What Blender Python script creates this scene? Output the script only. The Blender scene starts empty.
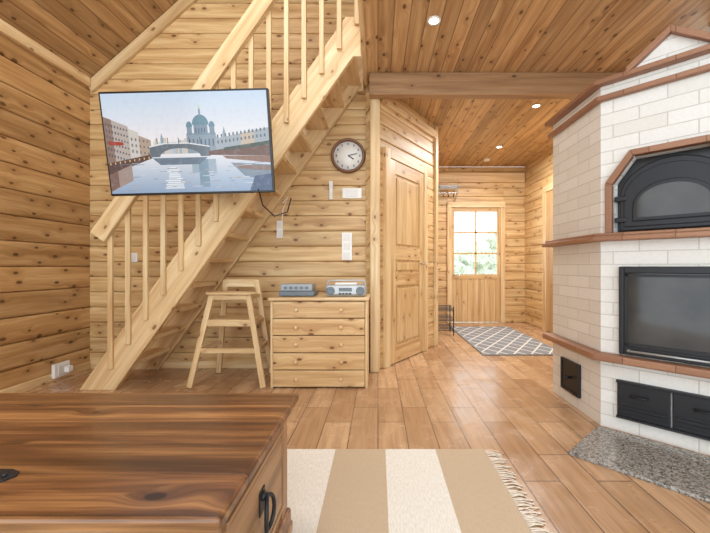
import bpy, bmesh, math, random
from mathutils import Matrix, Vector
random.seed(3)
S=bpy.context.scene
COL=S.collection
def hx(h):
    h=h.lstrip('#'); r=[int(h[i:i+2],16)/255 for i in (0,2,4)]
    return tuple([(c/12.92 if c<=.04045 else ((c+.055)/1.055)**2.4) for c in r]+[1])
# ---------------------------------------------------------------- materials
class NT:
    def __init__(s,name):
        s.m=bpy.data.materials.new(name); s.m.use_nodes=True; s.t=s.m.node_tree; s.t.nodes.clear()
        s.out=s.t.nodes.new('ShaderNodeOutputMaterial'); s.b=s.t.nodes.new('ShaderNodeBsdfPrincipled')
        s.l(s.b.outputs[0],s.out.inputs[0])
    def n(s,k,**kw):
        n=s.t.nodes.new(k)
        for a,b in kw.items(): setattr(n,a,b)
        return n
    def l(s,a,b): s.t.links.new(a,b)
    def put(s,sock,v):
        if isinstance(v,(int,float)): sock.default_value=v
        elif isinstance(v,tuple): sock.default_value=v
        else: s.l(v,sock)
    def math(s,op,a,b=0,c=None):
        n=s.n('ShaderNodeMath',operation=op); s.put(n.inputs[0],a); s.put(n.inputs[1],b)
        if c is not None: s.put(n.inputs[2],c)
        return n.outputs[0]
    def comb(s,x,y,z):
        n=s.n('ShaderNodeCombineXYZ')
        for i,v in enumerate((x,y,z)): s.put(n.inputs[i],v)
        return n.outputs[0]
    def mix(s,f,a,b,mode='MIX'):
        n=s.n('ShaderNodeMix',data_type='RGBA',blend_type=mode)
        s.put(n.inputs[0],f); s.put(n.inputs[6],a); s.put(n.inputs[7],b); return n.outputs[2]
    def ramp(s,f,pts):
        n=s.n('ShaderNodeValToRGB'); r=n.color_ramp
        while len(r.elements)<len(pts): r.elements.new(.5)
        for e,(p,c) in zip(r.elements,pts): e.position=p; e.color=c
        s.put(n.inputs[0],f); return n.outputs[0]
    def mr(s,v,a,b,c,d):
        n=s.n('ShaderNodeMapRange',interpolation_type='SMOOTHSTEP')
        for i,x in enumerate((v,a,b,c,d)): s.put(n.inputs[i],x)
        return n.outputs[0]
    def noise(s,v,sc,det=3,dist=0):
        n=s.n('ShaderNodeTexNoise'); s.l(v,n.inputs['Vector']); n.inputs['Scale'].default_value=sc
        n.inputs['Detail'].default_value=det; n.inputs['Distortion'].default_value=dist; return n.outputs[0]
def plain(name,col,rough=.5,metal=0,emit=None,es=1,coat=0):
    q=NT(name); c=hx(col); q.b.inputs['Base Color'].default_value=c
    tc=q.n('ShaderNodeTexCoord'); nz=q.noise(tc.outputs['Object'],30,3)
    d=tuple([x*.9 for x in c[:3]]+[1])
    q.l(q.mix(nz,d,c),q.b.inputs['Base Color'])
    q.b.inputs['Roughness'].default_value=rough; q.b.inputs['Metallic'].default_value=metal
    q.b.inputs['Coat Weight'].default_value=coat
    if emit: q.b.inputs['Emission Color'].default_value=hx(emit); q.b.inputs['Emission Strength'].default_value=es
    return q.m
def wood(name,g='X',a='Z',bw=None,light='#e3bd85',mid='#cf9c60',dark='#a66d38',knot='#6e3f1c',rough=.45,dens=.3,var=.18,groove=0,coat=0,gs=1.0,fine=.3,gd=.75,kr=.045):
    q=NT(name); tc=q.n('ShaderNodeTexCoord'); oi=q.n('ShaderNodeObjectInfo')
    sp=q.n('ShaderNodeSeparateXYZ'); q.l(tc.outputs['Object'],sp.inputs[0])
    o={'X':sp.outputs[0],'Y':sp.outputs[1],'Z':sp.outputs[2]}
    w=[k for k in 'XYZ' if k not in (g,a)][0]
    u,v,ww=o[g],o[a],o[w]
    wn=q.n('ShaderNodeTexWhiteNoise',noise_dimensions='1D')
    ob=q.math('MULTIPLY',oi.outputs['Random'],77.7)
    if bw:
        vb=q.math('DIVIDE',q.math('ADD',v,.0007),bw); row=q.math('FLOOR',vb); q.l(q.math('ADD',row,ob),wn.inputs['W'])
    else: q.l(ob,wn.inputs['W'])
    rnd=wn.outputs[0]
    u2=q.math('MULTIPLY_ADD',rnd,37.3,u); v2=q.math('MULTIPLY_ADD',rnd,5.1,v)
    vo=q.n('ShaderNodeTexVoronoi',voronoi_dimensions='2D'); vo.inputs['Scale'].default_value=1
    q.l(q.comb(q.math('MULTIPLY',u2,4.4),q.math('MULTIPLY',q.math('ADD',v2,ww),8),0),vo.inputs['Vector'])
    d=vo.outputs['Distance']; sc=q.n('ShaderNodeSeparateColor'); q.l(vo.outputs['Color'],sc.inputs[0])
    keep=q.math('LESS_THAN',sc.outputs[0],dens)
    rad=q.math('MULTIPLY_ADD',sc.outputs[1],.055,kr)
    kn=q.math('MULTIPLY',q.mr(q.math('SUBTRACT',d,rad),-.02,.03,1,0),keep)
    halo=q.math('MULTIPLY',q.mr(d,.05,.42,1,0),keep)
    v3=q.math('MULTIPLY_ADD',halo,.03,v2)
    vec=q.comb(q.math('MULTIPLY',u2,.7*gs),q.math('MULTIPLY',v3,12*gs),q.math('MULTIPLY',ww,12*gs))
    n1=q.noise(vec,1.6,4,.5)
    vec2=q.comb(q.math('MULTIPLY',u2,3),q.math('MULTIPLY',v3,80),q.math('MULTIPLY',ww,80))
    n2=q.noise(vec2,1.5,2,.2)
    col=q.ramp(n1,[(.25,hx(dark)),(.47,hx(mid)),(.70,hx(light))])
    col=q.mix(q.mr(n2,.35,.7,.0,fine),col,hx(dark))
    col=q.mix(q.math('MULTIPLY',halo,.38),col,hx(dark))
    col=q.mix(q.math('MULTIPLY',kn,.85),col,hx(knot))
    br=q.math('MULTIPLY_ADD',rnd,var*2,1-var)
    hs=q.n('ShaderNodeHueSaturation'); q.l(br,hs.inputs['Value']); q.l(col,hs.inputs['Color'])
    hs.inputs['Hue'].default_value=.5
    col=hs.outputs[0]; h=q.math('MULTIPLY',n2,.15)
    if groove and bw:
        fr=q.math('FRACT',vb); e=q.math('ABSOLUTE',q.math('SUBTRACT',fr,.5))
        ge=q.mr(e,.5-groove/bw,.5,0,1)
        col=q.mix(q.math('MULTIPLY',ge,gd),col,hx(knot))
        h=q.math('SUBTRACT',h,q.math('MULTIPLY',ge,2.0))
    q.l(col,q.b.inputs['Base Color'])
    bp=q.n('ShaderNodeBump'); bp.inputs['Strength'].default_value=.35; bp.inputs['Distance'].default_value=.003
    q.l(h,bp.inputs['Height']); q.l(bp.outputs[0],q.b.inputs['Normal'])
    q.b.inputs['Roughness'].default_value=rough; q.b.inputs['Coat Weight'].default_value=coat; q.b.inputs['Coat Roughness'].default_value=.15
    return q.m
PL=dict(light='#ecd5ab',mid='#dbbc8c',dark='#bf9767',knot='#80522c',fine=.25)
CW=.15
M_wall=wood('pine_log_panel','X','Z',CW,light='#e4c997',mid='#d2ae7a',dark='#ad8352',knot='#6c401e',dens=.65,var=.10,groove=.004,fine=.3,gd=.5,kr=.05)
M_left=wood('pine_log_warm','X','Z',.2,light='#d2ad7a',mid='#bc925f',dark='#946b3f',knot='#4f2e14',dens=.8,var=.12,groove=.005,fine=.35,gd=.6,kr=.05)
M_ceil=wood('pine_ceiling_board','Y','X',.115,light='#d6b487',mid='#bf986a',dark='#987047',knot='#4e2e16',dens=.65,var=.16,groove=.006,fine=.3,kr=.05)
M_roof=wood('pine_roof_board','Y','X',.115,light='#caa677',mid='#b28a5c',dark='#8c663e',knot='#4e2e16',dens=.65,var=.14,groove=.006,fine=.3,kr=.05)
M_px=wood('pine_x','X','Z',**PL,var=.06,dens=.4)
M_py=wood('pine_y','Y','X',**PL,var=.06,dens=.4)
M_pz=wood('pine_z','Z','X',**PL,var=.06,dens=.25)
M_dr=wood('pine_drawer','X','Z',light='#e8cb9a',mid='#d3ae7c',dark='#b28656',knot='#6c401e',dens=.75,var=.08,fine=.3)
M_door=wood('pine_door','Z','X',light='#e2c798',mid='#d2af7c',dark='#b68e5e',knot='#8a5e36',dens=.3,var=.05,rough=.35,fine=.3)
M_beam=wood('beam_brown','X','Z',light='#b8946f',mid='#a27d59',dark='#846242',knot='#54361f',dens=.3,var=.05)
M_tab=wood('acacia_top','X','Y',.135,light='#b3814f',mid='#7a4f30',dark='#3f2716',knot='#1d0f07',dens=.3,var=.22,rough=.3,coat=.25,gs=1.1,groove=.002,fine=.5)
M_tabs=wood('acacia_side','X','Z',light='#a87f58',mid='#845d3f',dark='#5c3f2a',knot='#2f1c10',dens=.15,var=.1,rough=.35)
M_taby=wood('acacia_side_y','Y','Z',light='#b8926a',mid='#997350',dark='#725338',knot='#2f1c10',dens=.15,var=.1,rough=.35)
M_tabz=wood('acacia_post','Z','X',light='#b8926a',mid='#997350',dark='#725338',knot='#2f1c10',dens=.1,var=.1,rough=.35)
M_white=plain('white_plastic','#f2f0ec',.35)
M_black=plain('cast_iron','#303236',.42,.5)
M_blk2=plain('black_plastic','#111214',.3)
M_silver=plain('silver_plastic','#b9bdc0',.3,.5)
M_dkblue=plain('slate_plastic','#6f7b84',.4)
M_lgrey=plain('light_grey_plastic','#a4aab0',.4,.2)
M_chrome=plain('chrome','#c8c8c8',.2,1)
def floor_mat():
    q=NT('wood_look_tile'); tc=q.n('ShaderNodeTexCoord'); sp=q.n('ShaderNodeSeparateXYZ'); q.l(tc.outputs['Object'],sp.inputs[0])
    v=q.comb(sp.outputs[1],sp.outputs[0],0)
    b=q.n('ShaderNodeTexBrick',offset=.37,offset_frequency=2); q.l(v,b.inputs['Vector'])
    for k,x in (('Scale',1),('Mortar Size',.0035),('Mortar Smooth',.2),('Bias',0),('Brick Width',.62),('Row Height',.17)): b.inputs[k].default_value=x
    b.inputs['Color1'].default_value=hx('#cda983'); b.inputs['Color2'].default_value=hx('#a37c58'); b.inputs['Mortar'].default_value=hx('#6e5440')
    gv=q.comb(q.math('MULTIPLY',sp.outputs[1],1.5),q.math('MULTIPLY',sp.outputs[0],22),0)
    n=q.noise(gv,1.6,4,.6)
    n2=q.noise(tc.outputs['Object'],6,3)
    c=q.mix(q.mr(n,.35,.7,0,.5),b.outputs['Color'],hx('#8c6647'))
    c=q.mix(q.mr(n2,.45,.75,0,.25),c,hx('#d2b08c'))
    c=q.mix(q.math('MULTIPLY',b.outputs['Fac'],.85),c,hx('#6e5440'))
    q.l(c,q.b.inputs['Base Color']); q.l(q.mr(n2,.3,.7,.18,.30),q.b.inputs['Roughness'])
    bp=q.n('ShaderNodeBump'); bp.inputs['Strength'].default_value=.3; bp.inputs['Distance'].default_value=.002
    q.l(q.math('SUBTRACT',1,b.outputs['Fac']),bp.inputs['Height']); q.l(bp.outputs[0],q.b.inputs['Normal'])
    return q.m
def brick_mat(name,c1,c2,mo,bw,rh,ms,rough=.7,noisec=None,bump=.5):
    q=NT(name); uv=q.n('ShaderNodeUVMap'); b=q.n('ShaderNodeTexBrick'); q.l(uv.outputs[0],b.inputs['Vector'])
    for k,x in (('Scale',1),('Mortar Size',ms),('Mortar Smooth',.3),('Bias',0),('Brick Width',bw),('Row Height',rh)): b.inputs[k].default_value=x
    b.inputs['Color1'].default_value=hx(c1); b.inputs['Color2'].default_value=hx(c2); b.inputs['Mortar'].default_value=hx(mo)
    tc=q.n('ShaderNodeTexCoord'); n=q.noise(tc.outputs['Object'],60,4)
    c=q.mix(q.mr(n,.3,.75,0,.2),b.outputs['Color'],hx(noisec or mo))
    q.l(c,q.b.inputs['Base Color']); q.b.inputs['Roughness'].default_value=rough
    bp=q.n('ShaderNodeBump'); bp.inputs['Strength'].default_value=bump; bp.inputs['Distance'].default_value=.004
    q.l(q.math('SUBTRACT',q.math('MULTIPLY',n,.3),b.outputs['Fac']),bp.inputs['Height']); q.l(bp.outputs[0],q.b.inputs['Normal'])
    return q.m
M_floor=floor_mat()
M_brick=brick_mat('white_brick','#ebebe8','#e1e0db','#c8c5bd',.26,.078,.003)
M_terra=brick_mat('terracotta_edge','#a67b5f','#94694f','#74503a',.24,.5,.003,.45)
def granite():
    q=NT('granite'); tc=q.n('ShaderNodeTexCoord'); vo=q.n('ShaderNodeTexVoronoi'); vo.inputs['Scale'].default_value=130; q.l(tc.outputs['Object'],vo.inputs['Vector'])
    s=q.n('ShaderNodeSeparateColor'); q.l(vo.outputs['Color'],s.inputs[0])
    c=q.ramp(s.outputs[0],[(0,hx('#4a4a48')),(.35,hx('#8b8a86')),(.7,hx('#b3b0aa')),(1,hx('#7a6a5c'))])
    q.l(c,q.b.inputs['Base Color']); q.b.inputs['Roughness'].default_value=.12; return q.m
M_gran=granite()
def glassdark():
    q=NT('stove_glass'); tc=q.n('ShaderNodeTexCoord'); n=q.noise(tc.outputs['Object'],4,3)
    q.l(q.ramp(n,[(.3,hx('#232426')),(.7,hx('#454442'))]),q.b.inputs['Base Color']); q.b.inputs['Roughness'].default_value=.08; return q.m
M_sg=glassdark()
def winglass():
    q=NT('window_glass'); q.t.nodes.remove(q.b); t=q.n('ShaderNodeBsdfTransparent'); g=q.n('ShaderNodeBsdfGlossy'); g.inputs['Roughness'].default_value=.02
    m=q.n('ShaderNodeMixShader'); m.inputs[0].default_value=.06; q.l(t.outputs[0],m.inputs[1]); q.l(g.outputs[0],m.inputs[2]); q.l(m.outputs[0],q.out.inputs[0]); return q.m
M_wg=winglass()
# ---------------------------------------------------------------- helpers
def mk(name,verts,faces,mat,parent=None,matrix=None,bevel=0,seg=2,smooth=False):
    me=bpy.data.meshes.new(name); me.from_pydata([tuple(v) for v in verts],[],faces)
    bm=bmesh.new(); bm.from_mesh(me); bmesh.ops.recalc_face_normals(bm,faces=bm.faces); bm.to_mesh(me); bm.free()
    o=bpy.data.objects.new(name,me); COL.objects.link(o)
    if mat: me.materials.append(mat)
    if parent: o.parent=parent
    if matrix is not None: o.matrix_world=matrix
    if bevel:
        b=o.modifiers.new('bevel','BEVEL'); b.width=bevel; b.segments=seg; b.limit_method='ANGLE'
    if smooth:
        for p in me.polygons: p.use_smooth=True
    return o
def empty(name,loc=(0,0,0)):
    e=bpy.data.objects.new(name,None); COL.objects.link(e); e.location=loc; e.empty_display_size=.1; bpy.context.view_layer.update(); return e
BF=[(0,3,2,1),(4,5,6,7),(0,1,5,4),(1,2,6,5),(2,3,7,6),(3,0,4,7)]
def joinq(name,boxes,mat,parent=None,matrix=None,bevel=0):
    v=[];f=[]
    for (x0,x1,y0,y1,z0,z1) in boxes:
        b=len(v); v+=[(x0,y0,z0),(x1,y0,z0),(x1,y1,z0),(x0,y1,z0),(x0,y0,z1),(x1,y0,z1),(x1,y1,z1),(x0,y1,z1)]
        f+=[tuple(b+i for i in q) for q in BF]
    return mk(name,v,f,mat,parent,matrix,bevel)
def box(name,x0,x1,y0,y1,z0,z1,mat,parent=None,matrix=None,bevel=0):
    return joinq(name,[(x0,x1,y0,y1,z0,z1)],mat,parent,matrix,bevel)
def prismz(name,poly,z0,z1,mat,parent=None,matrix=None,bevel=0):
    n=len(poly); v=[(p[0],p[1],z0) for p in poly]+[(p[0],p[1],z1) for p in poly]
    f=[tuple(range(n))[::-1],tuple(range(n,2*n))]+[(i,(i+1)%n,n+(i+1)%n,n+i) for i in range(n)]
    return mk(name,v,f,mat,parent,matrix,bevel)
def prismy(name,poly,y0,y1,mat,parent=None,matrix=None,bevel=0):
    n=len(poly); v=[(p[0],y0,p[1]) for p in poly]+[(p[0],y1,p[1]) for p in poly]
    f=[tuple(range(n)),tuple(range(n,2*n))[::-1]]+[(i,(i+1)%n,n+(i+1)%n,n+i) for i in range(n)]
    return mk(name,v,f,mat,parent,matrix,bevel)
def prism_rot(name,polyw,y0,y1,ang,mat,parent=None,bevel=0):
    c,s=math.cos(ang),math.sin(ang); ox,oz=polyw[0]
    loc=[((x-ox)*c+(z-oz)*s, -(x-ox)*s+(z-oz)*c) for x,z in polyw]
    M=Matrix.Translation((ox,0,oz))@Matrix.Rotation(-ang,4,'Y')
    return prismy(name,loc,y0,y1,mat,parent,M,bevel)
def beam(name,p0,p1,w,t,mat,parent=None,bevel=.003,side=(0,1,0)):
    p0,p1=Vector(p0),Vector(p1); x=(p1-p0); L=x.length; x.normalize(); y=Vector(side); y=(y-x*y.dot(x)).normalized(); z=x.cross(y)
    M=Matrix((x,y,z)).transposed().to_4x4(); M.translation=p0
    return box(name,0,L,-t/2,t/2,-w/2,w/2,mat,parent,M,bevel)
def lathe(name,prof,mat,parent=None,matrix=None,n=32,smooth=True):
    v=[];f=[]
    for r,z in prof:
        for i in range(n):
            a=2*math.pi*i/n; v.append((r*math.cos(a),r*math.sin(a),z))
    for j in range(len(prof)-1):
        for i in range(n): f.append((j*n+i,j*n+(i+1)%n,(j+1)*n+(i+1)%n,(j+1)*n+i))
    f.append(tuple(range(n))[::-1]); f.append(tuple(range((len(prof)-1)*n,len(prof)*n)))
    o=mk(name,v,f,mat,parent,matrix,0,2,False)
    if smooth:
        for p in o.data.polygons: p.use_smooth = len(p.vertices)==4
    return o
def tube(name,pts,r,mat,parent=None,matrix=None,cyc=False):
    cu=bpy.data.curves.new(name,'CURVE'); cu.dimensions='3D'; cu.bevel_depth=r; cu.bevel_resolution=3
    sp=cu.splines.new('POLY'); sp.points.add(len(pts)-1)
    for p,q in zip(sp.points,pts): p.co=(*q,1)
    sp.use_cyclic_u=cyc
    o=bpy.data.objects.new(name,cu); COL.objects.link(o); cu.materials.append(mat)
    if parent: o.parent=parent
    if matrix is not None: o.matrix_world=matrix
    return o
def wall_uv(o):
    me=o.data; uv=me.uv_layers.new(name='UVMap'); M=o.matrix_world.to_3x3(); W=o.matrix_world
    for p in me.polygons:
        n=(M@p.normal)
        for li in p.loop_indices:
            c=W@me.vertices[me.loops[li].vertex_index].co
            if abs(n.z)>.7: uv.data[li].uv=(c.x,c.y)
            else:
                t=Vector((-n.y,n.x,0)).normalized(); uv.data[li].uv=(c.dot(t)+20,c.z+.001)
    return o
def logwall(name,L,z0,z1,h,mat,matrix,th=.12,clip=None,parent=None,g=.010,r=.009):
    prof=[]; z=math.floor(z0/h)*h
    while z<z1-1e-6:
        for y,zz in ((g,z),(g*.35,z+r*.6),(g*.1,z+r*1.5),(0,z+r*2.6),(0,z+h-r*2.6),(g*.1,z+h-r*1.5),(g*.35,z+h-r*.6),(g,z+h)):
            zz=min(max(zz,z0),z1)
            if not prof or abs(prof[-1][1]-zz)>1e-5: prof.append((y,zz))
        z+=h
    prof+= [(th,z1),(th,z0)]
    n=len(prof); v=[(0,a,b) for a,b in prof]+[(L,a,b) for a,b in prof]
    f=[tuple(range(n)),tuple(range(n,2*n))[::-1]]+[(i,(i+1)%n,n+(i+1)%n,n+i) for i in range(n)]
    me_o=mk(name,v,f,mat,parent,matrix)
    if clip:
        bm=bmesh.new(); bm.from_mesh(me_o.data); Wi=matrix.inverted()
        for co,no in clip:
            ge=bm.verts[:]+bm.edges[:]+bm.faces[:]
            bmesh.ops.bisect_plane(bm,geom=ge,plane_co=Wi@Vector(co),plane_no=Wi.to_3x3()@Vector(no),clear_outer=True)
            bmesh.ops.holes_fill(bm,edges=[e for e in bm.edges if e.is_boundary])
        bm.to_mesh(me_o.data); bm.free()
    return me_o
def frame(o,dirx):
    x=Vector((dirx[0],dirx[1],0)).normalized(); z=Vector((0,0,1)); y=z.cross(x)
    M=Matrix((x,y,z)).transposed().to_4x4(); M.translation=Vector((o[0],o[1],0)); return M
T=Matrix.Translation
# ---------------------------------------------------------------- dims
XL,YB,ZC=-2.84,3.45,2.78
YH,XHR,XR=6.25,2.62,3.1
Y0=-1.2
# ---------------------------------------------------------------- room
box('floor',XL-.12,XR+.12,Y0,YH+.12,-.1,0,M_floor)
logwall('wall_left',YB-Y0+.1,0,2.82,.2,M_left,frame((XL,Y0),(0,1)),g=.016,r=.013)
tanr=.89
logwall('wall_back',2.84-.02,0,5.4,CW,M_wall,frame((XL,YB),(1,0)),clip=[((XL,YB,2.80),(-tanr,0,1))])
logwall('wall_loft',3.1,3.02,5.4,CW,M_wall,frame((-.02,YB),(1,0)),clip=[((.12,YB,5.42),(tanr,0,1))])
MD=frame((-.02,3.35),(.76,1.10))
logwall('wall_diagonal',1.337,0,ZC-.002,CW,M_wall,MD)
logwall('wall_hall_left',YH-4.45,0,ZC-.002,CW,M_wall,frame((.73,4.47),(0,1)))
DX0,DX1,DZ=1.25,2.24,2.12
logwall('wall_hall_end',DX0-.60,0,ZC-.002,CW,M_wall,frame((.60,YH),(1,0)))
logwall('wall_hall_end.001',XHR+.12-DX1,0,ZC-.002,CW,M_wall,frame((DX1,YH),(1,0)))
logwall('wall_hall_end.002',DX1-DX0,DZ,ZC-.002,CW,M_wall,frame((DX0,YH),(1,0)))
logwall('wall_hall_right',YH-3.1,0,ZC-.002,CW,M_wall,frame((XHR,YH),(0,-1)))
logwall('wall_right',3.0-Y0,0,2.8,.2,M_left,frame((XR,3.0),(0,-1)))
box('ceiling',-.10,XR,1.3,YH,ZC,ZC+.04,M_ceil)
box('loft_floor_slab',-.10,XR,1.3,YH,ZC+.045,3.0,M_px)
box('trim_loft_edge',-.135,-.10,1.3,YB-.005,ZC-.02,3.02,M_py,bevel=.004)
angr=math.atan(tanr); LR=(0.12-XL)/math.cos(angr)
Mr=T((XL-.03,0,2.79))@Matrix.Rotation(-angr,4,'Y')
box('ceiling_slope_left',-.2,LR+.03,Y0,YH+.1,0.0,.08,M_roof,matrix=Mr)
Mr2=T((XR+.1,0,2.79))@Matrix.Rotation(angr,4,'Y')
box('ceiling_slope_right',-(XR-.12+.15)/math.cos(angr),.1,Y0,YH+.1,0.0,.08,M_roof,matrix=Mr2)
beam('trim_slope',(XL+.01,YB-.018,2.80-.05),(.05,YB-.018,2.80-.05+tanr*2.88),.10,.03,M_px)
box('trim_left_top',XL+.002,XL+.04,Y0,YB-.04,2.75,2.84,M_py,bevel=.004)
box('ceiling_beam',-.08,2.55,3.20,3.30,2.575,ZC-.002,M_beam,bevel=.006)
box('trim_post_corner',-.075,.02,3.30,3.44,0,ZC-.002,M_pz,bevel=.008)
box('trim_post_hall',1.27,1.34,-.03,.06,0,ZC-.005,M_pz,matrix=MD,bevel=.006)
box('trim_diag_top',.07,1.27,-.035,0,2.60,2.70,M_px,matrix=MD,bevel=.004)
box('trim_hall_end_top',.76,XHR-.01,YH-.035,YH-.001,2.50,2.66,M_px,bevel=.004)
box('baseboard_back',XL+.02,-.08,YB-.02,YB-.001,0,.07,M_px,bevel=.003)
box('baseboard_left',XL+.001,XL+.02,Y0,YB-.02,0,.07,M_py,bevel=.003)
# ---------------------------------------------------------------- diagonal door
d1=empty('door_1')
a,b,zt=.215,.95,2.09
box('jamb_l',a-.09,a,-.035,.01,0,zt+.09,M_pz,d1,MD,.004); box('jamb_r',b,b+.09,-.035,.01,0,zt+.09,M_pz,d1,MD,.004)
box('head',a,b,-.035,.01,zt,zt+.09,M_px,d1,MD,.004)
def panel_door(par,M,a,b,z0,z1,y,pans,st=.1):
    box('leaf_core',a,b,y,y+.02,z0,z1,M_door,par,M)
    bs=[(a,a+st,y-.014,y,z0,z1),(b-st,b,y-.014,y,z0,z1)]
    zs=[z0]+[q for p in pans for q in p]+[z1]
    rails=[(a+st,b-st,y-.014,y,zs[i],zs[i+1]) for i in range(0,len(zs),2)]
    joinq('stiles',bs,M_door,par,M,.003); joinq('rails',rails,M_dr,par,M,.003)
    joinq('panels',[(a+st+.03,b-st-.03,y-.011,y,p[0]+.03,p[1]-.03) for p in pans],M_door,par,M,.008)
panel_door(d1,MD,a+.004,b-.004,.01,zt-.004,-.012,[(.18,.80),(.93,1.07),(1.20,1.95)] )
tube('handle',[(b-.06,-.03,1.03),(b-.06,-.07,1.03),(b-.16,-.07,1.03)],.008,M_chrome,d1,MD)
# ---------------------------------------------------------------- hall end door with window
d2=empty('door_2')
yf=YH-.03
joinq('casing',[(DX0-.02,DX0+.06,yf-.01,yf+.12,0,DZ),(DX1-.06,DX1+.02,yf-.01,yf+.12,0,DZ)],M_pz,d2,None,.004)
box('casing_head',DX0-.02,DX1+.02,yf-.012,yf+.12,DZ-.07,DZ+.03,M_px,d2,None,.004)
lx0,lx1=DX0+.06,DX1-.06; wx0,wx1=lx0+.05,lx1-.05; wz0,wz1=.86,1.98
joinq('stile',[(lx0,wx0,yf+.02,yf+.07,.01,DZ-.07),(wx1,lx1,yf+.02,yf+.07,.01,DZ-.07)],M_door,d2,None,.003)
box('rail_top',wx0,wx1,yf+.02,yf+.07,wz1,DZ-.07,M_dr,d2)
M_plank=wood('door_planks','Z','X',.1,light='#e2c798',mid='#d2af7c',dark='#b68e5e',knot='#80552e',dens=.15,var=.06,groove=.006)
box('lower_boards',wx0,wx1,yf+.03,yf+.07,.01,wz0,M_plank,d2)
box('rail_mid',wx0,wx1,yf+.022,yf+.07,wz0-.08,wz0,M_dr,d2)
mx=(wx0+wx1)/2
mz=[wz0+(wz1-wz0)*k/3 for k in (1,2)]
joinq('muntins',[(mx-.014,mx+.014,yf+.03,yf+.06,wz0,wz1)]+[(wx0,wx1,yf+.03,yf+.06,z-.014,z+.014) for z in mz],M_door,d2)
box('glass',wx0,wx1,yf+.043,yf+.047,wz0,wz1,M_wg,d2)
tube('door_handle',[(lx0+.03,yf+.02,.84),(lx0+.03,yf-.02,.84),(lx0+.14,yf-.02,.84)],.009,M_chrome,d2)
d3=empty('door_3')
joinq('casing',[(XHR-.03,XHR-.001,5.42,5.52,0,2.15),(XHR-.03,XHR-.001,4.55,4.65,0,2.15)],M_pz,d3,None,.004)
box('casing_head',XHR-.03,XHR-.001,4.55,5.52,2.15,2.24,M_py,d3,None,.004)
box('leaf',XHR-.018,XHR-.001,4.65,5.42,.01,2.15,M_plank,d3)
# outside
q=NT('foliage'); tc=q.n('ShaderNodeTexCoord'); n=q.noise(tc.outputs['Object'],14,4)
q.l(q.ramp(n,[(.35,hx('#a3ad98')),(.55,hx('#c6cebd')),(.7,hx('#e4e8de'))]),q.b.inputs['Base Color']); M_leaf=q.m
def shrub(name,loc,r):
    bm=bmesh.new(); bmesh.ops.create_icosphere(bm,subdivisions=5,radius=r)
    from mathutils import noise
    for v in bm.verts:
        k=noise.fractal(v.co*2.2+Vector(loc),1,2,4); v.co*=1+.35*k
    me=bpy.data.meshes.new(name); bm.to_mesh(me); bm.free(); o=bpy.data.objects.new(name,me); o.location=loc; COL.objects.link(o); me.materials.append(M_leaf); return o
box('ground',-6,10,YH+.13,30,-.2,-.1,plain('grass','#b6c0a4',.9))
for p in ((3.4,17.2,.5,1.0),(5.3,18.8,.9,1.4),(7.2,19.5,1.5,1.7)): shrub('garden_shrub',(p[0],p[1],p[2]-.1),p[3])
# ---------------------------------------------------------------- stairs
st=empty('staircase')
k=1.40; A=math.atan(k); YF0,YF1=2.83,2.875; YR0,YR1=3.39,3.44
xt,xb=-2.42,-2.13
ztop=3.02
def sx(x,z): return x+z/k
def stringer(nm,y0,y1):
    poly=[(xt,0),(xb,0),(sx(xb,2.70),2.70),(-.14,2.70),(-.14,ztop),(sx(xt,ztop),ztop)]
    if sx(xb,2.70)>-.15: poly=[(xt,0),(xb,0),(-.14,(-.14-xb)*k),(-.14,ztop),(sx(xt,ztop),ztop)]
    prism_rot(nm,poly,y0,y1,A,M_px,st,.004)
stringer('stringer_front',YF0,YF1); stringer('stringer_rear',YR0,YR1)
N=13
for i in range(1,N+1):
    z=i*3.0/(N+1); xc=sx((xt+xb)/2,z)
    box('tread_%d'%i,xc-.11,xc+.11,YF1,YR0,z-.035,z,M_py,st,None,.004)
yr=YF0-.045
rz=lambda x: 1+ (266-(221-1.42*((378+x*350/2.79)-110)))*2.79/350
def rx_from_px(p): return (p-378)*2.79/350
x0=rx_from_px(99); x1=-.13
beam('handrail',(x0,yr,rz(x0)),(x1,yr,rz(x1)),.13,.045,M_px,st,.006)
for i in range(15):
    x=rx_from_px(108)+i*.1415
    if x>-.16: break
    zb=(x-xt)*k-.20; zt_=rz(x)+.02
    box('baluster_%d'%i,x-.019,x+.019,YF0-.024,YF0-.001,max(zb,.02),zt_,M_pz,st,None,.003)
# ---------------------------------------------------------------- TV
tv=empty('television')
MT=T((-1.250,2.30,1.812))@Matrix.Rotation(math.radians(-1.4),4,'Y')@Matrix.Rotation(math.radians(8),4,'X')
W,H=1.095,.66
box('housing',-W/2,W/2,0,.035,-H/2,H/2,M_blk2,tv,MT,.004)
box('rear_bulge',-W/3,W/3,.035,.07,-H/2+.05,H/4,M_blk2,tv,MT,.01)
q=NT('tv_screen'); ca=q.n('ShaderNodeVertexColor',layer_name='Col'); q.b.inputs['Base Color'].default_value=(.01,.01,.01,1); q.b.inputs['Roughness'].default_value=.15
tcn=q.n('ShaderNodeTexCoord'); nn=q.noise(tcn.outputs['Object'],28,5)
q.l(q.mix(q.mr(nn,.45,.75,0,.18),ca.outputs[0],hx('#b3bfca')),q.b.inputs['Emission Color']); q.b.inputs['Emission Strength'].default_value=.95; M_scr=q.m
polys=[]
def P(c,*pts): polys.append((hx(c),pts))
def R(c,x0,y0,x1,y1): P(c,(x0,y0),(x1,y0),(x1,y1),(x0,y1))
for i in range(24):
    t=i/23
    cc='#%02x%02x%02x'%(int(202+50*t),int(220+20*t),int(240-4*t)); R(cc,0,i*2.5,167,i*2.5+2.5)
for i in range(16):
    t=i/15; cc='#%02x%02x%02x'%(int(232-86*t),int(232-64*t),int(236-40*t)); R(cc,0,60+i*2.5,167,60+i*2.5+2.5 if i<15 else 99)
R('#d6d8d8',48,48,167,60)
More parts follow.
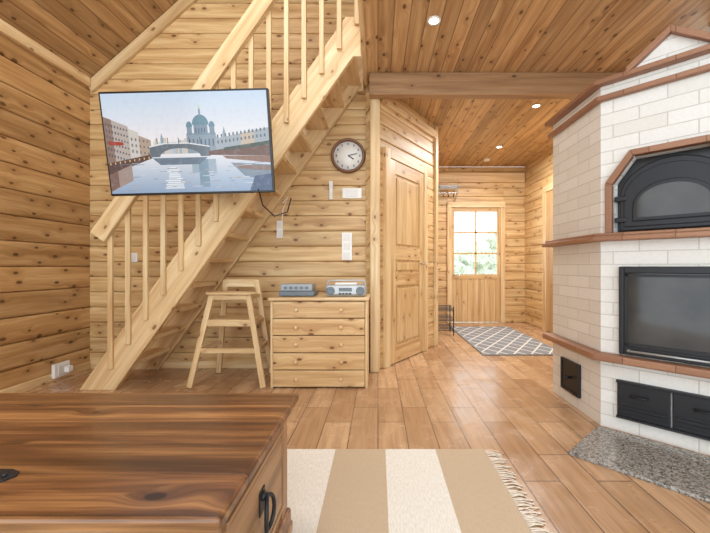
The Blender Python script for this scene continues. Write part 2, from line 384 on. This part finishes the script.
for i in range(40):
    x=47+i*3; h=random.uniform(4,14); R(random.choice(['#b6c0c9','#c3c8cc','#a5b1bc','#d0c7bc','#bfb4aa']),x,60-h-2,x+random.uniform(2,4),60)
for x,h in ((120,20),(146,18),(56,15)): P('#95a5b2',(x,60-h),(x+1.5,60-h-6),(x+3,60-h),(x+3,60),(x,60))
R('#8c9dab',83,40,113,60); R('#7c90a1',91,32,105,42)
P('#668b9c',*[(98+8.5*math.cos(math.pi*j/12),32-10*math.sin(math.pi*j/12)) for j in range(13)]); R('#8098a8',97,16,99,23); R('#d9c98a',97.5,13,98.5,17)
for x in (84,107): R('#7c90a1',x,34,x+5,42); P('#668b9c',*[(x+2.5+3.2*math.cos(math.pi*j/8),34-5.5*math.sin(math.pi*j/8)) for j in range(9)])
for i in range(7): R('#54677a',85+i*4,46,86.5+i*4,53)
for i in range(4): R('#54677a',92.5+i*3,35,93.6+i*3,40)
P('#b8aca4',(0,22),(24,32),(24,66),(0,72)); P('#8d7468',(0,22),(8,25),(8,70),(0,72)); P('#cfc9c2',(24,34),(34,38),(34,64),(24,66)); P('#b39d8c',(34,41),(46,46),(46,62),(34,64))
for i in range(8):
    for j in range(6): R('#5c5a62',1.5+i*2.9,28+j*6+i*1.0,2.9+i*2.9,31+j*6+i*.8)
for i in range(5):
    for j in range(3): R('#7a726e',26+i*4,43+j*6+i*.8,27.6+i*4,46+j*6+i*.6)
P('#a8392e',(3,46),(18,47.5),(18,50.5),(3,50)); P('#5c4442',(0,68),(46,60),(46,64),(0,80)); 
for i in range(9): R('#e9c27a',2+i*5,68-i*.7,3+i*5,70-i*.7)
P('#66717c',(44,53),(60,50),(84,50),(106,54),(106,63),(99,63),*[(75+22*math.cos(math.pi*j/12)*.95,63-8.5*math.sin(math.pi*j/12)) for j in range(13)],(50,63),(44,63))
P('#e4e5e6',(44,52),(60,49),(84,49),(106,53),(106,54),(84,50.3),(60,50.3),(44,53.3))
for i in range(5): R('#404a55',52+i*11,44,52.7+i*11,50)
P('#a3acb4',(112,46),(167,36),(167,60),(112,60)); P('#c9b5a0',(138,42),(152,40),(152,58),(138,58)); P('#6d4a3c',(104,58),(167,51),(167,64),(104,62)); P('#3f4a3c',(120,55),(167,49),(167,53),(120,58))
for i in range(13):
    for j in range(2): R('#5a6470',114+i*4,42+j*6-i*.5,115.6+i*4,45+j*6-i*.5)
P('#8f6a58',(118,63),(167,64),(167,71),(122,66))
P('#a48f86',(0,80),(24,70),(24,86),(0,97)); P('#7e6259',(0,80),(9,76),(9,92),(0,97)); R('#9fb0be',86,66,111,80); R('#7c96aa',93,66,103,94); P('#6a7b8d',(46,64),(103,64),(94,71),(54,71))
P('#7d8b9d',(126,70),(167,73),(167,90),(140,84)); P('#8a6e62',(130,72),(167,74),(167,79),(134,76)); P('#46597a',(150,84),(167,82),(167,99),(144,99))
for i in range(12):
    y=73+i*1.9; wv=8+i*1.1; R('#e9edf0',67-wv/2+random.uniform(-2,2),y,67+wv/2+random.uniform(-2,2),y+1.2)
for i in range(70):
    x=random.uniform(5,152); y=random.uniform(68,96); R(random.choice(['#dbe0e6','#8d9cad','#b8c3ce','#6f8193','#b5a198']),x,y,x+random.uniform(3,12),y+.5)
vs=[];fs=[];cols=[]
w_,h_=W-.024,H-.028
for i,(c,pts) in enumerate(polys):
    b0=len(vs)
    for (x,y) in pts: vs.append((-w_/2+min(x,167)/167*w_,-.0012-i*.000008,h_/2-y/99*h_))
    fs.append(tuple(range(b0,len(vs)))); cols.append(c)
me=bpy.data.meshes.new('screen_image'); me.from_pydata(vs,[],fs); ly=me.color_attributes.new('Col','FLOAT_COLOR','CORNER')
for p,c in zip(me.polygons,cols):
    for li in p.loop_indices: ly.data[li].color=c
so=bpy.data.objects.new('screen_image',me); COL.objects.link(so); me.materials.append(M_scr); so.parent=tv; so.matrix_world=MT
beam('mount_arm',(-1.25,2.36,1.83),(-1.25,2.78,1.83),.06,.05,M_black,tv); box('mount_plate',-1.40,-1.10,2.72,2.76,1.70,1.98,M_black,tv)
tube('cable',[(-.80,2.34,1.52),(-.79,2.40,1.42),(-.74,2.5,1.36),(-.70,2.7,1.42),(-.70,2.82,1.55)],.005,M_blk2,tv)
# ---------------------------------------------------------------- chest of drawers
cd=empty('chest_of_drawers'); cx0,cx1,cy0,cy1,ch=-.886,-.085,2.87,3.28,.745
joinq('sides',[(cx0,cx0+.02,cy0+.012,cy1,0,ch-.025),(cx1-.02,cx1,cy0+.012,cy1,0,ch-.025)],M_pz,cd,None,.002)
box('top',cx0-.012,cx1+.012,cy0-.012,cy1+.005,ch-.025,ch,M_px,cd,None,.005)
box('back',cx0+.02,cx1-.02,cy1-.015,cy1,.03,ch-.025,M_px,cd); box('carcass',cx0+.02,cx1-.02,cy0+.03,cy1-.02,.04,ch-.03,M_beam,cd)
nd=5; dh=(ch-.025-.012)/nd
for i in range(nd):
    z0=.008+i*dh; box('drawer_%d'%(i+1),cx0+.024,cx1-.024,cy0,cy0+.03,z0+.004,z0+dh-.004,M_dr,cd,None,.004)
    for kx in (.27,.73):
        xx=cx0+(cx1-cx0)*kx
        lathe('knob',[(.006,0),(.006,.012),(.015,.018),(.016,.026),(.008,.032)],M_pz,cd,T((xx,cy0,z0+dh/2))@Matrix.Rotation(math.pi/2,4,'X'),16)
rt=empty('set_top_box')
box('lower_case',-.84,-.54,2.96,3.18,ch+.005,ch+.045,M_dkblue,rt,None,.006); box('upper_case',-.83,-.56,2.97,3.17,ch+.046,ch+.105,M_lgrey,rt,None,.008)
joinq('ports',[(-.80+i*.045,-.77+i*.045,2.966,2.972,ch+.062,ch+.085) for i in range(5)],M_dkblue,rt); joinq('feet',[(-.82,-.80,3,3.02,ch,ch+.006),(-.58,-.56,3,3.02,ch,ch+.006),(-.82,-.80,3.14,3.16,ch,ch+.006),(-.58,-.56,3.14,3.16,ch,ch+.006)],M_blk2,rt)
cr=empty('cd_radio')
box('body',-.45,-.10,2.95,3.15,ch,ch+.10,M_silver,cr,None,.025); box('lid',-.37,-.18,2.99,3.13,ch+.098,ch+.115,M_white,cr,None,.007)
for xx in (-.40,-.15): lathe('speaker',[(.036,0),(.036,.006),(.028,.008),(.01,.004)],M_dkblue,cr,T((xx,2.952,ch+.05))@Matrix.Rotation(math.pi/2,4,'X'),24)
box('display',-.33,-.22,2.944,2.953,ch+.045,ch+.075,M_dkblue,cr,None,.002); joinq('buttons',[(-.33+i*.028,-.31+i*.028,2.942,2.953,ch+.02,ch+.032) for i in range(4)],M_blk2,cr)
tube('carry_handle',[(-.44,3.05,ch+.07),(-.44,3.05,ch+.115),(-.42,3.05,ch+.135),(-.13,3.05,ch+.135),(-.11,3.05,ch+.115),(-.11,3.05,ch+.07)],.007,M_silver,cr)
# ---------------------------------------------------------------- high chair
hc=empty('high_chair')
fl=[(-1.555,2.885),(-.945,2.885),(-1.0,3.30),(-1.50,3.30)]
tp=[(-1.40,2.95),(-1.09,2.95),(-1.09,3.20),(-1.40,3.20)]
def hp(i,z,zt=.76):
    t=z/zt; return (fl[i][0]*(1-t)+tp[i][0]*t, fl[i][1]*(1-t)+tp[i][1]*t, z)
for i in range(4): 
    zz=.76 if i<2 else .88
    beam('leg_%d'%(i+1),hp(i,0.002),hp(i,zz),.045,.028,M_px,hc)
for z,nm in ((.30,'footrest'),(.52,'seat_rail'),(.74,'arm_rail')):
    beam(nm+'_front',hp(0,z),hp(1,z),.04,.022,M_px,hc)
    for s_,(i,j) in enumerate(((0,3),(1,2))): beam(nm+'_side_%d'%s_,hp(i,z),hp(j,z),.035,.022,M_px,hc,.003,(1,0,0))
    if z>.4: beam(nm+'_rear',hp(3,z),hp(2,z),.035,.022,M_px,hc)
prismz('seat',[hp(0,.545)[:2],hp(1,.545)[:2],hp(2,.545)[:2],hp(3,.545)[:2]],.535,.553,M_px,hc,None,.004)
beam('backrest_lower',hp(3,.70),hp(2,.70),.06,.02,M_px,hc); beam('backrest_upper',hp(3,.85),hp(2,.85),.07,.02,M_px,hc)
prismz('tray',[(-1.43,2.90),(-1.06,2.90),(-1.03,2.97),(-1.06,3.06),(-1.43,3.06),(-1.46,2.97)],.765,.785,M_px,hc,None,.006)
# ---------------------------------------------------------------- wall clock
ck=empty('wall_clock'); zc=1+(266-155)*3.42/350; xc=(348-378)*3.42/350
MC=T((xc,YB-.002,zc))@Matrix.Rotation(math.pi/2,4,'X')
lathe('rim',[(.165,0),(.17,.02),(.165,.04),(.15,.045),(.14,.03),(.14,.012)],plain('clock_rim','#7a5236',.3),ck,MC,48)
lathe('face',[(.141,.012),(.141,.02),(.001,.0201)],plain('clock_face','#f4f1ea',.4),ck,MC,48)
tk=[]
for i in range(12):
    aa=i*math.pi/6; r0=.115
    tk.append((r0*math.sin(aa)-.004,r0*math.sin(aa)+.004,r0*math.cos(aa)-.010,r0*math.cos(aa)+.010))
joinq('hour_marks',[(xc+x0_,xc+x1_,YB-.026,YB-.021,zc+z0_,zc+z1_) for x0_,x1_,z0_,z1_ in tk],M_blk2,ck)
beam('hour_hand',(xc,YB-.028,zc),(xc+.055,YB-.028,zc-.035),.010,.003,M_blk2,ck,0); beam('minute_hand',(xc,YB-.031,zc),(xc+.09,YB-.031,zc+.02),.007,.003,M_blk2,ck,0)
def wp(px,py,D): return ((px-378)*D/350,1+(266-py)*D/350)
M_rock=plain('rocker_white','#e6e4df',.3)
def plate(name,px,py,w,h,rk=1):
    e=empty(name); x,z=wp(px,py,YB); box('cover',x-w/2,x+w/2,YB-.016,YB-.0005,z-h/2,z+h/2,M_white,e,None,.003)
    n=max(1,rk)
    joinq('rocker',[(x-w*.32,x+w*.32,YB-.021,YB-.016,z-h/2+h*(j+.15)/n,z-h/2+h*(j+.85)/n) for j in range(n)],M_rock,e,None,.002)
plate('light_switch',347,246,.10,.27,3); plate('thermostat',352,193,.19,.10,1); plate('light_switch',331,190,.035,.18,2)
plate('wall_socket',134,257,.08,.09,1); plate('wall_socket',280,229,.06,.17,2)
tube('white_cable',[(-.94,YB-.02,1.44),(-.93,YB-.03,1.55),(-.88,YB-.03,1.68),(-.93,YB-.03,1.62)],.005,M_white)
ws=empty('wall_outlet'); box('cover',XL+.021,XL+.05,3.02,3.17,.03,.15,M_white,ws,None,.004); box('inner',XL+.05,XL+.056,3.05,3.15,.05,.13,plain('outlet_inner','#dddbd6',.4),ws,None,.003); box('plug',XL+.05,XL+.09,3.11,3.16,.06,.11,M_white,ws,None,.006)
# ---------------------------------------------------------------- fireplace
fp=empty('masonry_fireplace')
def plan(d,yb=2.80): return [(1.40-d,yb),(1.40-d,2.2-.414*d),(1.886-.414*d,1.714-d),(2.95,1.714-d),(2.95,yb)]
MF=frame((1.40,2.2),(1,-1)); FW=.687
def bz(nm,d,z0,z1,mat=M_brick,yb=2.8,bev=0): return wall_uv(prismz(nm,plan(d,yb),z0,z1,mat,fp,None,bev))
bz('base',0,.0,.42); bz('lower_shelf',.07,.42,.465,M_terra,2.84,.01); bz('firebox_body',0,.465,1.155)
bz('upper_shelf',.075,1.155,1.185,M_terra,2.84,.008); bz('shelf_cap',.05,1.185,1.205,M_terra,2.83,.006)
rec=[(1.40,2.8),(1.40,2.2),(1.40+.14,2.2),(1.886,1.714+.14),(1.886,1.714),(2.95,1.714),(2.95,2.8)]
wall_uv(prismz('oven_core',rec,1.205,1.74,M_brick,fp)) 
ax,bx_=.065,.17; zs1,zs2=1.50,1.655
pl=[(0,1.205),(ax,1.205),(ax,zs1),(bx_,zs2),(bx_,1.74),(0,1.74)]
wall_uv(prismy('pier_l',pl,0,.12,M_brick,fp,MF)); wall_uv(prismy('pier_r',[(FW-x,z) for x,z in pl],0,.12,M_brick,fp,MF))
wall_uv(prismy('lintel',[(bx_,zs2),(FW-bx_,zs2),(FW-bx_,1.74),(bx_,1.74)],0,.12,M_brick,fp,MF))
def arch(e): return [(ax-e,1.205),(ax-e,zs1+e*.45),(bx_-e*.45,zs2+e),(FW-bx_+e*.45,zs2+e),(FW-ax+e,zs1+e*.45),(FW-ax+e,1.205)]
o_,i_=arch(.035),arch(0)
for j in range(5): wall_uv(prismy('arch_trim_%d'%j,[i_[j],i_[j+1],o_[j+1],o_[j]],-.035,.02,M_terra,fp,MF,.004))
bz('upper_body',0,1.74,2.03)
bz('cornice_lower',.035,2.03,2.06,M_terra,2.82,.005); bz('cornice_frieze',.0,2.06,2.125); 
g0,g1=.17,FW-.17; gc=FW/2; zg=2.285
bz('cornice_upper',.055,2.125,2.155,M_terra,2.83,.006)
wall_uv(prismy('gable',[(g0,2.155),(g1,2.155),(gc,zg)],-.03,.12,M_brick,fp,MF))
for s_,(p,q_) in enumerate((((g0-.03,2.13),(gc,zg)),((gc,zg),(g1+.03,2.13)))):
    wall_uv(prismy('gable_trim_%d'%s_,[(p[0],p[1]),(q_[0],q_[1]),(q_[0],q_[1]+.04),(p[0],p[1]+.04)],-.065,.13,M_terra,fp,MF,.004))
wall_uv(box('chimney',2.45,2.9,2.1,2.6,2.155,ZC-.003,M_brick,fp))
fz0,fz1,fx0,fx1=.475,1.0,.10,FW-.10
joinq('firebox_frame',[(fx0,fx0+.025,-.03,.0,fz0,fz1),(fx1-.025,fx1,-.03,0,fz0,fz1),(fx0+.025,fx1-.025,-.03,0,fz1-.04,fz1),(fx0+.025,fx1-.025,-.03,0,fz0,fz0+.05)],M_black,fp,MF,.005)
box('firebox_glass',fx0+.025,fx1-.025,-.018,-.002,fz0+.05,fz1-.04,M_sg,fp,MF)
joinq('door_inner_frame',[(fx0+.03,fx0+.045,-.026,-.016,fz0+.055,fz1-.045),(fx1-.045,fx1-.03,-.026,-.016,fz0+.055,fz1-.045),(fx0+.03,fx1-.03,-.026,-.016,fz1-.06,fz1-.045),(fx0+.03,fx1-.03,-.026,-.016,fz0+.055,fz0+.07)],M_black,fp,MF)
tube('firebox_handle',[(fx0+.05,-.03,fz0+.03),(fx0+.05,-.06,fz0+.03),(fx1-.05,-.06,fz0+.03),(fx1-.05,-.03,fz0+.03)],.006,M_silver,fp,MF)
joinq('ash_door_panel',[(.09,FW/2-.004,-.022,0,.10,.30),(FW/2+.004,FW-.09,-.022,0,.10,.30)],M_black,fp,MF,.005)
joinq('ash_door_louvres',[(.11+kk,FW/2-.02+kk,-.03,-.02,.13+j*.022,.142+j*.022) for j in range(3) for kk in (0,FW/2-.09)],M_black,fp,MF,.003)
joinq('ash_door_lip',[(.085,FW-.085,-.03,0,.30,.315),(.085,FW-.085,-.03,0,.088,.10)],M_black,fp,MF,.003)
for xx in (.2,.48): tube('ash_handle',[(xx-.04,-.02,.235),(xx-.04,-.045,.235),(xx+.04,-.045,.235),(xx+.04,-.02,.235)],.006,M_black,fp,MF)
def archpts(x0,x1,z0,zs,za,n=14):
    c=(x0+x1)/2; h=(x1-x0)/2
    return [(x0,z0)]+[(c-h*math.cos(math.pi*j/n),zs+(za-zs)*math.sin(math.pi*j/n)) for j in range(n+1)]+[(x1,z0)]
prismy('oven_surround',[(ax+.002,1.206),(ax+.002,zs1-.002),(bx_+.002,zs2-.003),(FW-bx_-.002,zs2-.003),(FW-ax-.002,zs1-.002),(FW-ax-.002,1.206)],.075,.11,M_blk2,fp,MF)
prismy('oven_door',archpts(.09,FW-.09,1.215,1.42,1.63),.035,.075,M_black,fp,MF,.008)
prismy('oven_arch_moulding',archpts(.115,FW-.115,1.24,1.41,1.595),.027,.036,M_black,fp,MF,.004)
prismy('oven_window_rim',archpts(.16,FW-.16,1.27,1.36,1.50),.016,.028,M_black,fp,MF,.005)
prismy('oven_window',archpts(.18,FW-.18,1.29,1.36,1.475),.012,.018,M_sg,fp,MF)
joinq('oven_hinges',[(.07,.13,.02,.05,1.27,1.30),(.07,.13,.02,.05,1.40,1.43)],M_black,fp,MF,.004)
lathe('oven_latch',[(.008,0),(.008,.03),(.02,.04),(.02,.05)],M_chrome,fp,MF@T((FW-.13,.036,1.35))@Matrix.Rotation(math.pi/2,4,'X'),16)
MS=frame((1.40,2.8),(0,-1))
joinq('soot_door_frame',[(.15,.17,-.02,0,.09,.32),(.37,.39,-.02,0,.09,.32),(.17,.37,-.02,0,.30,.32),(.17,.37,-.02,0,.09,.11)],M_black,fp,MS,.003)
box('soot_door',.17,.37,-.014,0,.11,.30,M_black,fp,MS); lathe('soot_knob',[(.008,0),(.008,.02),(.018,.03),(.01,.04)],M_black,fp,MS@T((.27,-.014,.2))@Matrix.Rotation(math.pi/2,4,'X'),16)
prismz('granite_hearth_slab',[(1.36,2.165),(1.01,1.86),(1.01+.5,1.86-.5),(1.36+.50,1.66)],.0,.018,M_gran,None,None,.004)
# ---------------------------------------------------------------- coffee table
ct=empty('coffee_table'); tx0,tx1,ty0,ty1,tz=-1.62,-.30,.665,1.335,.52
box('top',tx0,tx1,ty0,ty1,tz-.03,tz,M_tab,ct,None,.008)
box('top_moulding',tx0+.015,tx1-.015,ty0+.015,ty1-.015,tz-.045,tz-.03,M_tabs,ct,None,.004)
bx0,bx1,by0,by1=tx0+.04,tx1-.045,ty0+.04,ty1-.04
box('body',bx0,bx1,by0,by1,.10,tz-.045,M_taby,ct)
joinq('corner_posts',[(x,x+.06,y,y+.06,.06,tz-.045) for x in (bx0-.008,bx1-.052) for y in (by0-.008,by1-.052)],M_tabz,ct,None,.004)
joinq('plinth',[(bx0-.02,bx1+.02,by0-.02,by1+.02,.03,.10)],M_tabs,ct,None,.01)
joinq('feet',[(x,x+.09,y,y+.09,0.0115,.05) for x in (bx0-.025,bx1-.065) for y in (by0-.025,by1-.065)],M_tabs,ct,None,.008)
box('side_drawer',bx1-.01,bx1+.012,by0+.08,by1-.08,.17,.42,M_taby,ct,None,.006)
joinq('drawer_beading',[(bx1,bx1+.016,by0+.065,by1-.065,.425,.437),(bx1,bx1+.016,by0+.065,by1-.065,.153,.165)],M_taby,ct,None,.003)
hy=(by0+by1)/2; Mh=T((bx1+.012,hy,.335))
box('handle_plate',-.0,.004,-.022,.022,-.04,.03,M_black,ct,Mh,.002)
tube('ring_handle',[(.016+.01*abs(math.sin(a_)),.036*math.sin(a_),-.04+.05*math.cos(a_)) for a_ in [2*math.pi*i/24 for i in range(24)]],.006,M_black,ct,Mh,True)
lathe('handle_boss',[(.012,0),(.014,.008),(.008,.016)],M_black,ct,Mh@T((0,0,.01))@Matrix.Rotation(math.pi/2,4,'Y'),16)
prismz('iron_strap',[(-.90,.765),(-.86,.765),(-.835,.78),(-.825,.80),(-.835,.815),(-.86,.825),(-.90,.825),(-1.0,.81),(-1.0,.78)],tz,tz+.004,M_black,ct,None,.001)
lathe('strap_rivet',[(.006,0),(.005,.004),(.001,.005)],M_black,ct,T((-.85,.797,tz+.004)),12)
# ---------------------------------------------------------------- rugs
def rug_mat():
    q=NT('striped_wool'); tc=q.n('ShaderNodeTexCoord'); sp=q.n('ShaderNodeSeparateXYZ'); q.l(tc.outputs['Object'],sp.inputs[0])
    m=q.math('GREATER_THAN',q.math('FRACT',q.math('DIVIDE',q.math('ADD',sp.outputs[0],5.4-.04),.54)),.5)
    n=q.noise(q.comb(q.math('MULTIPLY',sp.outputs[0],180),q.math('MULTIPLY',sp.outputs[1],40),0),1,2)
    c=q.mix(m,hx('#eae7df'),hx('#c4b095')); c=q.mix(q.mr(n,.3,.7,0,.25),c,hx('#aa9a82'))
    q.l(c,q.b.inputs['Base Color']); q.b.inputs['Roughness'].default_value=.95
    bp=q.n('ShaderNodeBump'); bp.inputs['Strength'].default_value=.5; bp.inputs['Distance'].default_value=.003; q.l(n,bp.inputs['Height']); q.l(bp.outputs[0],q.b.inputs['Normal']); return q.m
rg=empty('striped_rug')
box('weave',-1.75,.575,.45,1.90,.001,.011,rug_mat(),rg,None,.004)
v=[];f=[]
y=.46
while y<1.895:
    L=.06+random.random()*.03; dy=random.uniform(-.02,.02); wd=.0035; b0=len(v)
    v+=[(.57,y-wd,.009),(.57,y+wd,.009),(.575+L*.5,y+dy*.5+wd,.012),(.575+L*.5,y+dy*.5-wd,.012),(.575+L,y+dy+wd*1.3,.003),(.575+L,y+dy-wd*1.3,.003)]
    f+=[(b0,b0+1,b0+2,b0+3),(b0+3,b0+2,b0+4,b0+5)]; y+=.0115
mk('fringe',v,f,plain('fringe_wool','#e9e2d2',.95),rg)
def rug2():
    q=NT('diamond_rug'); tc=q.n('ShaderNodeTexCoord'); sp=q.n('ShaderNodeSeparateXYZ'); q.l(tc.outputs['Object'],sp.inputs[0])
    x=q.math('DIVIDE',sp.outputs[0],.20); y=q.math('DIVIDE',sp.outputs[1],.30)
    def tri(e): return q.math('ABSOLUTE',q.math('SUBTRACT',q.math('FRACT',e),.5))
    s=q.math('ADD',tri(x),tri(y)); d=q.math('ABSOLUTE',q.math('SUBTRACT',s,.5))
    m=q.math('LESS_THAN',d,.06); 
    q.l(q.mix(m,hx('#7f8285'),hx('#d6d3cc')),q.b.inputs['Base Color']); q.b.inputs['Roughness'].default_value=.95; return q.m
rg2=empty('hallway_rug'); box('pile',1.2,2.12,3.95,5.75,.001,.012,rug2(),rg2,None,.004)
joinq('binding',[(1.18,1.2,3.93,5.77,.001,.013),(2.12,2.14,3.93,5.77,.001,.013),(1.2,2.12,3.93,3.95,.001,.013),(1.2,2.12,5.75,5.77,.001,.013)],plain('rug_binding','#8f9192',.9),rg2)
# ---------------------------------------------------------------- hall furniture
sr=empty('shoe_rack')
for i,z in enumerate((.08,.22,.36)):
    for j in range(5): tube('rail_%d_%d'%(i,j),[(.82,5.05+j*.06,z+j*.012),(1.10,5.05+j*.06,z+j*.012)],.006,M_black,sr)
for i,(x,y) in enumerate(((.83,5.05),(1.09,5.05),(.83,5.30),(1.09,5.30))): tube('post_%d'%i,[(x,y,0.002),(x,y,.42)],.008,M_black,sr)
hr=empty('coat_rack')
for j in range(4): tube('shelf_bar_%d'%j,[(.78,YH-.06-j*.07,2.38),(1.40,YH-.06-j*.07,2.38)],.008,M_silver,hr)
for i,x in enumerate((1.06,1.38)): tube('bracket_%d'%i,[(x,YH-.01,2.20),(x,YH-.27,2.38),(x,YH-.01,2.38)],.008,M_silver,hr)
tube('rod',[(.78,YH-.16,2.28),(1.40,YH-.16,2.28)],.008,M_chrome,hr)
for i in range(6): tube('hook_%d'%i,[(.86+i*.09,YH-.16,2.28),(.86+i*.09,YH-.17,2.21),(.86+i*.09,YH-.20,2.20),(.86+i*.09,YH-.215,2.23)],.005,M_black,hr)
M_lens=plain('lamp_lens','#ffffff',.3,emit='#fff0d8',es=12)
for (x,y) in ((.405,2.53),(1.75,3.87),(1.80,5.2),(2.4,2.0)):
    e=empty('recessed_downlight'); lathe('ring',[(.05,0),(.05,-.006),(.036,-.008),(.034,-.002)],M_white,e,T((x,y,ZC-.001)),28)
    lathe('lens',[(.034,-.001),(.034,-.004),(.001,-.0045)],M_lens,e,T((x,y,ZC-.001)),24)
    ld=bpy.data.lights.new('lamp','SPOT'); ld.energy=26; ld.spot_size=math.radians(150); ld.spot_blend=.9; ld.color=(1,.96,.9); ld.shadow_soft_size=.06
    lo=bpy.data.objects.new('lamp',ld); COL.objects.link(lo); lo.location=(x,y,ZC-.02); lo.parent=e
lathe('smoke_detector',[(.055,0),(.055,-.015),(.045,-.03),(.02,-.036)],M_white,None,T((1.80,5.80,ZC-.001)),28)
# ---------------------------------------------------------------- light
w=bpy.data.worlds.new('World'); S.world=w; w.use_nodes=True; bg=w.node_tree.nodes['Background']; bg.inputs[0].default_value=(.87,.95,1,1); bg.inputs[1].default_value=3.0
def area(nm,loc,rot,sx_,sy_,e,c):
    l=bpy.data.lights.new(nm,'AREA'); l.shape='RECTANGLE'; l.size=sx_; l.size_y=sy_; l.energy=e; l.color=c; o=bpy.data.objects.new(nm,l); COL.objects.link(o); o.location=loc; o.rotation_euler=rot; return o
area('loft_fill',(-1.0,1.2,4.2),(0,0,0),1.0,1.0,55,(1,.98,.96))  # added fill light under the vault, no fixture there
area('hall_fill',(1.8,4.6,ZC-.03),(0,0,0),.8,.8,60,(.97,.98,1))  # unseen area light added to brighten the hallway
cam=bpy.data.cameras.new('camera'); co=bpy.data.objects.new('camera',cam); COL.objects.link(co); co.location=(0,0,1); co.rotation_euler=(math.pi/2,0,0)
cam.sensor_width=36; cam.lens=36*350/710; cam.shift_x=-23/710; cam.clip_start=.02
S.camera=co
S.view_settings.view_transform='Standard'
